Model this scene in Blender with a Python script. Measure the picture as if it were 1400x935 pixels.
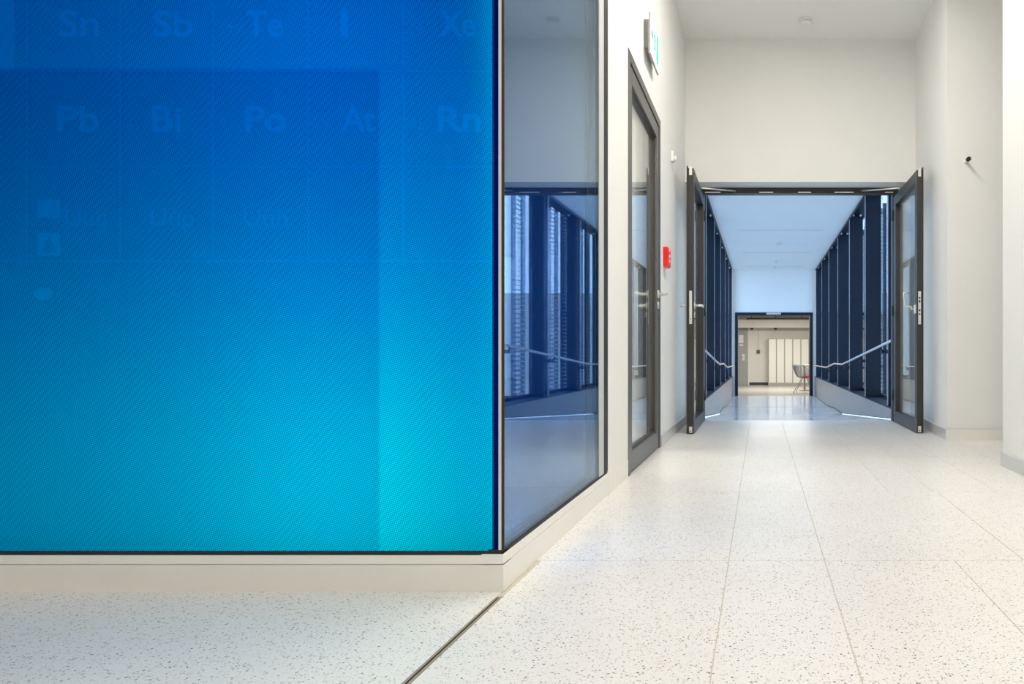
import bpy, bmesh, math, random
from mathutils import Vector, Matrix

random.seed(7)
scene = bpy.context.scene
for o in list(bpy.data.objects):
    bpy.data.objects.remove(o)
COL = scene.collection

# ------------------------------------------------------------------ camera
H = 0.64                       # eye height
F = 24.0 / 36.0 * 1400         # focal length in pixels
cam_d = bpy.data.cameras.new('camera')
cam_d.sensor_fit = 'HORIZONTAL'
cam_d.sensor_width = 36.0
cam_d.lens = 24.0
cam_d.shift_x = -340.0 / 1400
cam_d.shift_y = 16.5 / 1400
cam_d.clip_start = 0.05
cam = bpy.data.objects.new('camera', cam_d)
cam.location = (0, 0, H)
cam.rotation_euler = (math.pi / 2, 0, 0)
COL.objects.link(cam)
scene.camera = cam

# ------------------------------------------------------------------ view, sky
scene.view_settings.view_transform = 'Standard'
scene.view_settings.look = 'None'
scene.view_settings.gamma = 1.0
scene.view_settings.use_curve_mapping = False
scene.view_settings.exposure = 0.0
scene.cycles.use_denoising = True
scene.cycles.adaptive_threshold = 0.006
scene.cycles.max_bounces = 14
scene.cycles.diffuse_bounces = 6
scene.cycles.glossy_bounces = 6
scene.cycles.transparent_max_bounces = 24

SKY_COLOR = (0.80, 0.88, 1.0, 1)
SKY_STRENGTH = 3.7
world = bpy.data.worlds.new('sky')
scene.world = world
world.use_nodes = True
bg = world.node_tree.nodes['Background']
bg.inputs[0].default_value = SKY_COLOR
bg.inputs[1].default_value = SKY_STRENGTH

HALL_POWER = 60.0              # watts per hall ceiling light
HALL_COLOR = (1.0, 0.95, 0.855)
LOUNGE_POWER = 160.0
LIGHTBOX = 2.6
SIDE_GLOW = 8.0  # power of the added blue lamp behind the side glass
LED_ROWS = (0.28, 0.85, 1.50, 2.5)
LED_COLS = (-3.7, -2.55, -1.85, -1.14)
def led_colour(u, v):
    """green and blue drive of a lamp at fraction u along and v up the visible panel"""
    u = max(-1.2, min(1, u)); v = max(0, min(1.5, v))
    d = max(0, 1 - v)
    g = (0.045 + 0.78 * d ** 4.4) * max(0.11 + 0.36 * d ** 3, 0.1 * d - 0.06 + 1.5 * u)
    b = (0.22 + 0.27 * d ** 4) * max(0.20 + 0.32 * d ** 3, 0.12 + 1.25 * u)
    if u > 0.6: g *= 1.25; b *= 1.25
    return g, b

# ------------------------------------------------------------------ materials
def new_mat(name):
    m = bpy.data.materials.new(name)
    m.use_nodes = True
    return m, m.node_tree, m.node_tree.nodes['Principled BSDF']

def plain(name, col, rough=0.5, metal=0.0, spec=0.5, noise=0.0, nscale=20.0, bump=0.0):
    m, nt, b = new_mat(name)
    b.inputs['Base Color'].default_value = (*col, 1)
    b.inputs['Roughness'].default_value = rough
    b.inputs['Metallic'].default_value = metal
    b.inputs['Specular IOR Level'].default_value = spec
    if noise or bump:
        g = nt.nodes.new('ShaderNodeNewGeometry')
        n = nt.nodes.new('ShaderNodeTexNoise')
        n.inputs['Scale'].default_value = nscale
        n.inputs['Detail'].default_value = 4
        nt.links.new(g.outputs['Position'], n.inputs['Vector'])
        if noise:
            r = nt.nodes.new('ShaderNodeMapRange')
            r.inputs[1].default_value = 0.3
            r.inputs[2].default_value = 0.7
            r.inputs[3].default_value = 1 - noise
            r.inputs[4].default_value = 1 + noise * 0.3
            nt.links.new(n.outputs[0], r.inputs[0])
            mx = nt.nodes.new('ShaderNodeMix')
            mx.data_type = 'RGBA'
            mx.blend_type = 'MULTIPLY'
            mx.inputs[0].default_value = 1
            mx.inputs[6].default_value = (*col, 1)
            nt.links.new(r.outputs[0], mx.inputs[7])
            nt.links.new(mx.outputs[2], b.inputs['Base Color'])
        if bump:
            bp = nt.nodes.new('ShaderNodeBump')
            bp.inputs['Strength'].default_value = bump
            bp.inputs['Distance'].default_value = 0.002
            nt.links.new(n.outputs[0], bp.inputs['Height'])
            nt.links.new(bp.outputs[0], b.inputs['Normal'])
    return m

def emit(name, col, strength):
    m, nt, b = new_mat(name)
    b.inputs['Base Color'].default_value = (*col, 1)
    b.inputs['Emission Color'].default_value = (*col, 1)
    b.inputs['Emission Strength'].default_value = strength
    return m

def glass(name, tint, f0=0.04, rough=0.0, refl=(1, 1, 1)):
    """thin architectural glass: clear or tinted transmission, mirror reflection by Schlick's law"""
    m, nt, b = new_mat(name)
    nt.nodes.remove(b)
    out = nt.nodes['Material Output']
    tr = nt.nodes.new('ShaderNodeBsdfTransparent')
    tr.inputs[0].default_value = (*tint, 1)
    gl = nt.nodes.new('ShaderNodeBsdfGlossy')
    gl.inputs['Roughness'].default_value = rough
    gl.inputs[0].default_value = (*refl, 1)
    lw = nt.nodes.new('ShaderNodeLayerWeight')
    lw.inputs[0].default_value = 0.5
    pw = nt.nodes.new('ShaderNodeMath')
    pw.operation = 'POWER'
    pw.inputs[1].default_value = 5
    nt.links.new(lw.outputs['Facing'], pw.inputs[0])
    ma = nt.nodes.new('ShaderNodeMath')
    ma.operation = 'MULTIPLY_ADD'
    ma.inputs[1].default_value = 1 - f0
    ma.inputs[2].default_value = f0
    nt.links.new(pw.outputs[0], ma.inputs[0])
    mx = nt.nodes.new('ShaderNodeMixShader')
    nt.links.new(ma.outputs[0], mx.inputs[0])
    nt.links.new(tr.outputs[0], mx.inputs[1])
    nt.links.new(gl.outputs[0], mx.inputs[2])
    nt.links.new(mx.outputs[0], out.inputs[0])
    return m

def terrazzo(name, base, rough=0.22, chip=1.0, spec=0.4):
    m, nt, b = new_mat(name)
    N, L = nt.nodes, nt.links
    g = N.new('ShaderNodeNewGeometry')
    prev = None
    rgb = N.new('ShaderNodeRGB')
    rgb.outputs[0].default_value = (*base, 1)
    prev = rgb.outputs[0]
    cl = N.new('ShaderNodeTexNoise')
    cl.inputs['Scale'].default_value = 2.2
    cl.inputs['Detail'].default_value = 5
    L.new(g.outputs['Position'], cl.inputs['Vector'])
    cr = N.new('ShaderNodeMapRange')
    cr.inputs[1].default_value = 0.3; cr.inputs[2].default_value = 0.7
    cr.inputs[3].default_value = 0.94; cr.inputs[4].default_value = 1.0
    L.new(cl.outputs[0], cr.inputs[0])
    mm = N.new('ShaderNodeMix'); mm.data_type = 'RGBA'; mm.blend_type = 'MULTIPLY'
    mm.inputs[0].default_value = 1
    L.new(prev, mm.inputs[6]); L.new(cr.outputs[0], mm.inputs[7])
    prev = mm.outputs[2]
    for sc, dens, rad, cols in ((165, 0.28, 0.37, ((0.17, 0.15, 0.13), (0.46, 0.42, 0.37))),
                                (105, 0.15, 0.28, ((0.13, 0.12, 0.11), (0.40, 0.37, 0.34))),
                                (280, 0.30, 0.40, ((0.42, 0.40, 0.37), (0.60, 0.57, 0.53)))):
        v = N.new('ShaderNodeTexVoronoi')
        v.feature = 'F1'
        v.inputs['Scale'].default_value = sc
        L.new(g.outputs['Position'], v.inputs['Vector'])
        sp = N.new('ShaderNodeSeparateColor')
        L.new(v.outputs['Color'], sp.inputs[0])
        c1 = N.new('ShaderNodeMath'); c1.operation = 'LESS_THAN'; c1.inputs[1].default_value = dens
        L.new(sp.outputs[0], c1.inputs[0])
        rr = N.new('ShaderNodeMath'); rr.operation = 'MULTIPLY_ADD'
        rr.inputs[1].default_value = rad * 0.6; rr.inputs[2].default_value = rad * 0.55
        L.new(sp.outputs[1], rr.inputs[0])
        c2 = N.new('ShaderNodeMath'); c2.operation = 'LESS_THAN'
        L.new(v.outputs['Distance'], c2.inputs[0]); L.new(rr.outputs[0], c2.inputs[1])
        f = N.new('ShaderNodeMath'); f.operation = 'MULTIPLY'
        L.new(c1.outputs[0], f.inputs[0]); L.new(c2.outputs[0], f.inputs[1])
        f2 = N.new('ShaderNodeMath'); f2.operation = 'MULTIPLY'; f2.inputs[1].default_value = chip
        L.new(f.outputs[0], f2.inputs[0])
        cm = N.new('ShaderNodeMix'); cm.data_type = 'RGBA'
        cm.inputs[6].default_value = (*cols[0], 1); cm.inputs[7].default_value = (*cols[1], 1)
        L.new(sp.outputs[2], cm.inputs[0])
        mx = N.new('ShaderNodeMix'); mx.data_type = 'RGBA'
        L.new(f2.outputs[0], mx.inputs[0]); L.new(prev, mx.inputs[6]); L.new(cm.outputs[2], mx.inputs[7])
        prev = mx.outputs[2]
    L.new(prev, b.inputs['Base Color'])
    b.inputs['Roughness'].default_value = rough
    b.inputs['Specular IOR Level'].default_value = spec
    return m

def film(name, col, dots=True, dot_col=(0.25, 0.30, 0.58), gain=1.0):
    """translucent vinyl film, lit from behind, with a staggered grid of printed dots"""
    m, nt, b = new_mat(name)
    N, L = nt.nodes, nt.links
    N.remove(b)
    out = N['Material Output']
    tr = N.new('ShaderNodeBsdfTranslucent')
    c = tuple(min(1.0, x * gain) for x in col)
    tr.inputs[0].default_value = (*c, 1)
    if dots:
        g = N.new('ShaderNodeNewGeometry')
        mp = N.new('ShaderNodeVectorRotate')
        mp.rotation_type = 'Y_AXIS'
        mp.inputs['Angle'].default_value = math.radians(16)
        L.new(g.outputs['Position'], mp.inputs['Vector'])
        p = 0.0061
        ds = []
        for off in (0.0, 0.5):
            sc = N.new('ShaderNodeVectorMath'); sc.operation = 'MULTIPLY_ADD'
            sc.inputs[1].default_value = (1 / p, 0, 1 / (p * 1.732))
            sc.inputs[2].default_value = (off + 100, 0.5, off + 100)
            L.new(mp.outputs[0], sc.inputs[0])
            fr = N.new('ShaderNodeVectorMath'); fr.operation = 'FRACTION'
            L.new(sc.outputs[0], fr.inputs[0])
            s2 = N.new('ShaderNodeVectorMath'); s2.operation = 'MULTIPLY_ADD'
            s2.inputs[1].default_value = (1, 1, 1.732)
            s2.inputs[2].default_value = (-0.5, -0.5, -0.866)
            L.new(fr.outputs[0], s2.inputs[0])
            ln = N.new('ShaderNodeVectorMath'); ln.operation = 'LENGTH'
            L.new(s2.outputs[0], ln.inputs[0])
            ds.append(ln.outputs['Value'])
        mn = N.new('ShaderNodeMath'); mn.operation = 'MINIMUM'
        L.new(ds[0], mn.inputs[0]); L.new(ds[1], mn.inputs[1])
        ra = N.new('ShaderNodeMapRange')
        ra.inputs[1].default_value = 0.18; ra.inputs[2].default_value = 0.36
        L.new(mn.outputs[0], ra.inputs[0])
        mx = N.new('ShaderNodeMix'); mx.data_type = 'RGBA'
        mx.inputs[6].default_value = (*[a * d for a, d in zip(c, dot_col)], 1)
        mx.inputs[7].default_value = (*c, 1)
        L.new(ra.outputs[0], mx.inputs[0])
        L.new(mx.outputs[2], tr.inputs[0])
    L.new(tr.outputs[0], out.inputs[0])
    return m

M = {}
M['wall'] = plain('white_plaster', (0.83, 0.825, 0.80), 0.6, spec=0.25, noise=0.02, nscale=3, bump=0.03)
M['ceil'] = plain('ceiling_paint', (0.86, 0.855, 0.835), 0.8, spec=0.2, noise=0.015, nscale=2)
M['floor'] = terrazzo('terrazzo', (0.80, 0.78, 0.75), rough=0.28)
M['grout'] = plain('grout', (0.58, 0.54, 0.46), 0.8, noise=0.1, nscale=60)
M['bridge_floor'] = terrazzo('bridge_terrazzo', (0.84, 0.84, 0.83), rough=0.12, chip=0.5, spec=0.7)
M['plinth'] = plain('cream_lacquer', (0.82, 0.80, 0.74), 0.45, noise=0.03, nscale=8)
M['plinth_trim'] = plain('cream_trim', (0.86, 0.84, 0.79), 0.4)
M['base'] = plain('satin_grey_skirting', (0.64, 0.635, 0.61), 0.3, metal=0.15)
M['anth'] = plain('anthracite_coat', (0.030, 0.028, 0.026), 0.42, spec=0.5)
M['door_grey'] = plain('bronze_grey_coat', (0.10, 0.097, 0.092), 0.38, spec=0.6)
M['steel'] = plain('brushed_steel', (0.80, 0.775, 0.73), 0.36, metal=0.65, noise=0.05, nscale=200)
M['dark'] = plain('black_rubber', (0.015, 0.015, 0.017), 0.6)
M['bolt'] = plain('zinc_bolt', (0.75, 0.77, 0.8), 0.3, metal=0.6)
M['fin'] = plain('navy_steel_paint', (0.009, 0.017, 0.034), 0.5, spec=0.3)
M['glass'] = glass('clear_glass', (0.97, 0.985, 0.985))
M['fin_edge'] = plain('polished_edge', (0.50, 0.54, 0.58), 0.25, metal=0.85)
M['joint'] = plain('brown_joint_profile', (0.32, 0.28, 0.22), 0.5)
M['strip'] = plain('grey_reflection_strip', (0.56, 0.56, 0.55), 0.5)  # grey of the reflection painted along the side glass end
M['sign_body'] = plain('grey_sign_housing', (0.42, 0.42, 0.41), 0.5)
M['glass_side'] = glass('showcase_glass', (0.90, 0.95, 1.0), f0=0.05, refl=(0.74, 0.88, 1.0))
M['glass_front'] = glass('anti_reflective_glass', (1, 1, 1), f0=0.0)
M['glass_bridge'] = glass('blue_tinted_glass', (0.75, 0.88, 1.0))
M['film'] = film('blue_dotted_film', (0.0, 0.68, 0.88))
M['film_dark'] = film('navy_edge_film', (0.0, 0.012, 0.09), dot_col=(1.6, 1.6, 2.2))
M['film_print'] = film('blue_print_film', (0.0, 0.65, 0.89), dots=False)
M['film_line'] = film('blue_line_film', (0.0, 0.60, 0.84), dots=False)
M['film_reflection'] = glass('dark_reflection_tint', (0.9, 0.72, 0.85), f0=0.0)  # tint imitates a dark reflection on the blue panel
M['backing'] = plain('blue_backing', (0.004, 0.085, 0.26), 0.6)
M['white'] = plain('white_plastic', (0.80, 0.80, 0.78), 0.35)
M['red'] = plain('red_plastic', (0.80, 0.012, 0.010), 0.3)
M['green'] = emit('green_pictogram', (0.0, 0.55, 0.30), 0.5)
M['sign_face'] = emit('lit_sign_face', (0.95, 1.0, 0.97), 0.75)
M['lock_white'] = plain('cream_locker_door', (0.80, 0.79, 0.74), 0.4)
M['lock_body'] = plain('greige_locker_body', (0.38, 0.36, 0.31), 0.5)
M['lounge_wall'] = plain('lounge_paint', (0.74, 0.72, 0.68), 0.7, noise=0.02, nscale=3)
M['lounge_floor'] = terrazzo('lounge_terrazzo', (0.36, 0.34, 0.31), rough=0.3, chip=0.4)
M['grey_door'] = plain('grey_door_paint', (0.36, 0.37, 0.37), 0.45)
M['wire'] = plain('chrome_wire', (0.38, 0.38, 0.37), 0.35, metal=0.5)
M['table'] = plain('grey_laminate', (0.33, 0.33, 0.32), 0.4)
M['cushion'] = plain('red_fabric', (0.85, 0.02, 0.015), 0.8)
M['kick'] = plain('satin_panel', (0.36, 0.36, 0.365), 0.3, metal=0.5, noise=0.04, nscale=5)
M['rail'] = plain('rail_steel', (0.50, 0.50, 0.50), 0.28, metal=0.9)
M['paper'] = plain('paper', (0.8, 0.8, 0.78), 0.7)
M['slat'] = plain('louver_aluminium', (0.62, 0.63, 0.65), 0.5)
M['facade'] = plain('beige_render', (0.50, 0.44, 0.36), 0.8, noise=0.06, nscale=1)
M['asphalt'] = plain('pale_paving', (0.30, 0.30, 0.29), 0.9, noise=0.1, nscale=3)
M['led'] = emit('cool_led', (0.72, 0.88, 1.0), 1.5)
M['diffuser'] = emit('warm_diffuser', (1.0, 0.965, 0.91), 2.0)
M['yellow'] = plain('yellow_tag', (0.7, 0.42, 0.03), 0.5)
M['dim'] = plain('charcoal_partition', (0.05, 0.055, 0.06), 0.7)

# ------------------------------------------------------------------ mesh helpers
class MB:
    def __init__(s):
        s.bm = bmesh.new()
    def box(s, x0, x1, y0, y1, z0, z1, bev=0.0):
        v = [s.bm.verts.new((x, y, z)) for z in (z0, z1) for y in (y0, y1) for x in (x0, x1)]
        fs = [s.bm.faces.new([v[i] for i in f]) for f in
              ((0, 2, 3, 1), (4, 5, 7, 6), (0, 1, 5, 4), (2, 6, 7, 3), (0, 4, 6, 2), (1, 3, 7, 5))]
        if bev:
            es = list({e for f in fs for e in f.edges})
            bmesh.ops.bevel(s.bm, geom=es, offset=bev, segments=2, profile=0.7, affect='EDGES')
        return s
    def cyl(s, p0, p1, r, n=20, r1=None, caps=True):
        p0, p1 = Vector(p0), Vector(p1)
        r1 = r if r1 is None else r1
        d = (p1 - p0).normalized()
        a = d.orthogonal().normalized(); b = d.cross(a)
        A, B_ = [], []
        for i in range(n):
            t = 2 * math.pi * i / n
            u = a * math.cos(t) + b * math.sin(t)
            A.append(s.bm.verts.new(p0 + u * r)); B_.append(s.bm.verts.new(p1 + u * r1))
        for i in range(n):
            f = s.bm.faces.new((A[i], A[(i + 1) % n], B_[(i + 1) % n], B_[i])); f.smooth = True
        if caps:
            s.bm.faces.new(A[::-1]); s.bm.faces.new(B_)
        return s
    def tube(s, pts, r, n=10):
        pts = [Vector(p) for p in pts]
        rings = []
        ref = None
        for i, p in enumerate(pts):
            if i == 0: d = pts[1] - pts[0]
            elif i == len(pts) - 1: d = pts[-1] - pts[-2]
            else: d = (pts[i + 1] - p).normalized() + (p - pts[i - 1]).normalized()
            d.normalize()
            if ref is None: ref = d.orthogonal().normalized()
            a = (ref - d * ref.dot(d)).normalized(); b = d.cross(a); ref = a
            rings.append([s.bm.verts.new(p + (a * math.cos(2 * math.pi * k / n) + b * math.sin(2 * math.pi * k / n)) * r) for k in range(n)])
        for R0, R1 in zip(rings, rings[1:]):
            for k in range(n):
                f = s.bm.faces.new((R0[k], R0[(k + 1) % n], R1[(k + 1) % n], R1[k])); f.smooth = True
        s.bm.faces.new(rings[0][::-1]); s.bm.faces.new(rings[-1])
        return s
    def lathe(s, prof, c, axis='Z', n=28):
        c = Vector(c)
        rings = []
        for r, h in prof:
            ring = []
            for k in range(n):
                t = 2 * math.pi * k / n
                if axis == 'Z': v = Vector((r * math.cos(t), r * math.sin(t), h))
                elif axis == 'X': v = Vector((h, r * math.cos(t), r * math.sin(t)))
                else: v = Vector((r * math.cos(t), h, r * math.sin(t)))
                ring.append(s.bm.verts.new(c + v))
            rings.append(ring)
        for R0, R1 in zip(rings, rings[1:]):
            for k in range(n):
                f = s.bm.faces.new((R0[k], R0[(k + 1) % n], R1[(k + 1) % n], R1[k])); f.smooth = True
        s.bm.faces.new(rings[0]); s.bm.faces.new(rings[-1])
        return s
    def prism(s, poly, axis, a0, a1):
        """poly: 2D points; axis X -> (y,z), Y -> (x,z), Z -> (x,y)"""
        def P(u, v, w):
            return (w, u, v) if axis == 'X' else (u, w, v) if axis == 'Y' else (u, v, w)
        A = [s.bm.verts.new(P(u, v, a0)) for u, v in poly]
        B_ = [s.bm.verts.new(P(u, v, a1)) for u, v in poly]
        n = len(poly)
        for i in range(n):
            s.bm.faces.new((A[i], A[(i + 1) % n], B_[(i + 1) % n], B_[i]))
        s.bm.faces.new(A[::-1]); s.bm.faces.new(B_)
        return s
    def build(s, name, mat, parent=None):
        bmesh.ops.recalc_face_normals(s.bm, faces=s.bm.faces)
        me = bpy.data.meshes.new(name)
        if parent is not None:
            off = Vector(parent.location)
            if parent.parent: off = off + Vector(parent.parent.location)
            bmesh.ops.translate(s.bm, verts=s.bm.verts, vec=-off)
        s.bm.to_mesh(me); s.bm.free()
        me.materials.append(M[mat] if isinstance(mat, str) else mat)
        o = bpy.data.objects.new(name, me)
        COL.objects.link(o)
        if parent is not None: o.parent = parent
        return o

def bx(*a, **k):
    return MB().box(*a, **k)

def tag(o, label, cat, group=None, kind=None):
    o['label'] = label
    o['category'] = cat
    if group: o['group'] = group
    if kind: o['kind'] = kind
    return o

def thing(name, loc, label, cat, group=None, kind=None):
    o = bpy.data.objects.new(name, None)
    o.empty_display_size = 0.05
    o.location = loc
    COL.objects.link(o)
    return tag(o, label, cat, group, kind)

def struct(name, mb, mat, label, cat):
    return tag(mb.build(name, mat), label, cat, kind='structure')

def area(name, loc, direction, sx, sy, power, color, parent=None):
    d = bpy.data.lights.new(name, 'AREA')
    d.shape = 'RECTANGLE'; d.size = sx; d.size_y = sy
    d.energy = power; d.color = color
    o = bpy.data.objects.new(name, d)
    o.rotation_euler = Vector(direction).to_track_quat('-Z', 'Y').to_euler()
    o.location = Vector(loc) - (Vector(parent.location) if parent else Vector())
    if parent: o.parent = parent
    COL.objects.link(o)
    return o

# ------------------------------------------------------------------ main dimensions
XL = -0.693        # plane of the corridor side with the showcase and the side door
XR = 1.40
YC = 1.838         # front of the blue showcase
YG = 3.095         # end of the side glass
YP = 6.28          # wall with the portal
ZC = 3.53          # hall ceiling
Y_BACK = -2.6
X_FAR = -6.5

# ------------------------------------------------------------------ hall floor: grout bed and terrazzo tiles
floor = struct('floor', bx(X_FAR, 3.3, Y_BACK, 6.60, -0.12, -0.0012), 'grout',
               'pale speckled terrazzo floor of the hall laid in long tiles', 'floor')
ROW = 1.0587
G = 0.0016
def tile(x0, x1, y0, y1):
    bx(x0 + G, x1 - G, y0 + G, y1 - G, -0.03, 0.0).build('tile', 'floor', floor)
rows = {
    -3: (-0.099, 0.198, 0.60, 1.0), -2: (-0.099, 0.198, 0.60, 1.0), -1: (-0.099, 0.198, 0.82),
    0: (-0.099, 0.198, 0.60, 1.0), 1: (-0.099, 0.198, 0.60, 1.0), 2: (-0.099, 0.198, 0.817),
    3: (-0.099, 0.198, 0.595, 0.80, 1.10), 4: (-0.099, 0.198, 0.60, 0.80, 1.10), 5: (-0.099, 0.198, 0.60, 0.80, 1.10)}
rows[1] = (-0.099, 0.198, 0.60, 1.0)
for r, xs in rows.items():
    y0, y1 = r * ROW, (r + 1) * ROW
    y0 = max(y0, Y_BACK)
    xe = [-0.681 if y0 < 1.7 else -0.70, *xs, 1.42]
    if r in (3, 4): xe.append(2.2); xe.append(3.2)
    if r == 1:
        for a, b in zip(xe, xe[1:]): tile(a, b, y0, y1)
        continue
    for a, b in zip(xe, xe[1:]): tile(a, b, y0, y1)
tile(-0.70, 1.42, 6 * ROW, 6.60)
for a, b in ((-6.5, -4.6), (-4.6, -2.65), (-2.65, -0.697)):
    tile(a, b, Y_BACK, 1.95)
# expansion joint profile running on in line with the showcase side
ej = thing('trim_1', (-0.689, -0.3, 0), 'thin dark metal expansion joint in the floor at the showcase corner', 'floor trim', kind='structure')
bx(-0.6965, -0.6915, Y_BACK + 0.02, 1.80, -0.01, 0.0008).build('metal_edge', 'joint', ej)
bx(-0.6915, -0.6865, Y_BACK + 0.02, 1.80, -0.01, -0.0012).build('rubber_joint', 'dark', ej)
bx(-0.6865, -0.6815, Y_BACK + 0.02, 1.80, -0.01, 0.0008).build('metal_edge', 'joint', ej)

# ------------------------------------------------------------------ hall walls and ceiling
struct('ceiling', bx(X_FAR - 0.2, 3.4, Y_BACK - 0.2, 6.6, ZC, ZC + 0.2), 'ceil',
       'flat pale grey painted hall ceiling', 'ceiling')
mb = MB()
mb.box(XL - 0.16, XL, YG + 0.02, 3.565, 0, ZC)
mb.box(XL - 0.16, XL, 3.565, 4.70, 2.24, ZC)
mb.box(XL - 0.16, XL, 4.70, 6.6, 0, ZC)
struct('wall_left', mb, 'wall', 'white plaster wall around the glazed side door', 'wall')
mb = MB()
mb.box(XL, 1.44, YP, 6.60, 2.222, ZC)
mb.box(XL - 0.4, -0.60, 6.53, 6.60, 0, 2.222)
mb.box(1.31, 1.8, 6.53, 6.60, 0, 2.222)
struct('wall_front', mb, 'wall', 'white plaster wall above the open double doors', 'wall')
struct('wall_right', MB().prism([(1.434, 6.60), (1.39, 5.09), (3.3, 5.09), (3.3, 6.60)], 'Z', 0, ZC), 'wall',
       'white projecting wall carrying the small dark peg', 'wall')
struct('wall_near', bx(XR - 0.01, 3.3, Y_BACK, 3.92, 0, ZC), 'wall', 'white wall in front of the shaded niche', 'wall')
struct('wall_niche', bx(3.2, 3.4, 3.8, 5.2, 0, ZC), 'wall', 'white wall closing the niche', 'wall')
struct('wall_far', bx(X_FAR - 0.2, X_FAR, Y_BACK, 2.0, 0, ZC), 'wall', 'white wall at the far end of the entrance hall', 'wall')
struct('wall_back', bx(X_FAR - 0.2, 3.3, Y_BACK - 0.2, Y_BACK, 0, ZC), 'wall', 'white wall opposite the blue showcase', 'wall')
struct('wall_front_side', bx(X_FAR, -4.75, YC, 2.0, 0, ZC), 'wall', 'white wall next to the blue showcase', 'wall')

# ------------------------------------------------------------------ baseboards
mb = MB()
mb.box(XL, XL + 0.012, 4.705, 6.45, 0, 0.08)
struct('baseboard_left', mb, 'base', 'grey satin skirting between side door and double doors', 'skirting')
struct('baseboard_side', bx(XL, XL + 0.002, YG + 0.0203, 3.562, 0, 0.085), 'plinth_trim', 'cream skirting between side glass and glazed side door', 'skirting')
mb = MB().prism([(1.4335, 6.45), (1.390, 5.0785), (1.378, 5.0785), (1.4215, 6.45)], 'Z', 0, 0.08)
struct('baseboard_right', mb, 'base', 'grey satin skirting behind the open glass door leaf', 'skirting')
struct('baseboard_front', bx(1.377, 3.2, 5.066, 5.078, 0, 0.078), 'plinth', 'pale skirting at the back of the niche', 'skirting')
struct('baseboard_near', bx(XR - 0.022, XR - 0.01, Y_BACK, 3.92, 0, 0.078), 'base', 'grey skirting along the white wall before the niche', 'skirting')

# ------------------------------------------------------------------ blue showcase, front (window_1)
w1 = thing('window_1', (-2.0, YC, 0), 'large bright blue dotted glass wall printed with element symbols', 'glass wall', kind='structure')
X0 = -4.7
bx(X0, XL, YC, YC + 0.06, 0, 0.072).build('plinth', 'plinth', w1)
bx(X0, XL - 0.001, YC + 0.003, YC + 0.06, 0.0735, 0.097).build('plinth_trim', 'plinth_trim', w1)
bx(X0, XL - 0.003, YC + 0.006, YC + 0.05, 0.097, 0.106).build('gasket', 'dark', w1)
bx(X0, -0.7095, YC + 0.022, YC + 0.030, 0.106, ZC).build('glass_pane', 'glass_front', w1)
YF = YC + 0.016
SF = F / YF
def fx(px): return (px - 1040) / SF
def fz(py): return H + (484 - py) / SF
def sheet(name, x0, x1, z0, z1, y, mat, parent):
    m = MB()
    v = [m.bm.verts.new(p) for p in ((x0, y, z0), (x1, y, z0), (x1, y, z1), (x0, y, z1))]
    m.bm.faces.new(v)
    return m.build(name, mat, parent)
XE = (681.5 - 1040) * (YC + 0.008) / F
fl = thing('blue_film', (0, 0, 0), '', '')
for k_ in ('label', 'category'): del fl[k_]
fl.parent = w1
fl.location = Vector((0, 0, 0)) - Vector(w1.location)
def rect_px(a, b, c, d): return [(fx(a), fz(d)), (fx(b), fz(d)), (fx(b), fz(c)), (fx(a), fz(c))]
def flat(name, loops, y, mat):
    """flat film piece in the panel plane; inner loops are cut out"""
    cu = bpy.data.curves.new(name, 'CURVE')
    cu.dimensions = '2D'; cu.fill_mode = 'BOTH'
    for lp in loops:
        sp = cu.splines.new('POLY')
        sp.points.add(len(lp) - 1)
        for p, (a, b) in zip(sp.points, lp): p.co = (a, b, 0, 1)
        sp.use_cyclic_u = True
    tmp = bpy.data.objects.new(name, cu)
    COL.objects.link(tmp)
    bpy.context.view_layer.update()
    me = bpy.data.meshes.new_from_object(tmp.evaluated_get(bpy.context.evaluated_depsgraph_get()))
    bpy.data.objects.remove(tmp)
    for v in me.vertices: v.co = Vector((v.co.x, y, v.co.y))
    me.name = name
    me.materials.clear(); me.materials.append(M[mat])
    o = bpy.data.objects.new(name, me)
    COL.objects.link(o)
    o.parent = fl
    return o
from mathutils.geometry import interpolate_bezier
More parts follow.
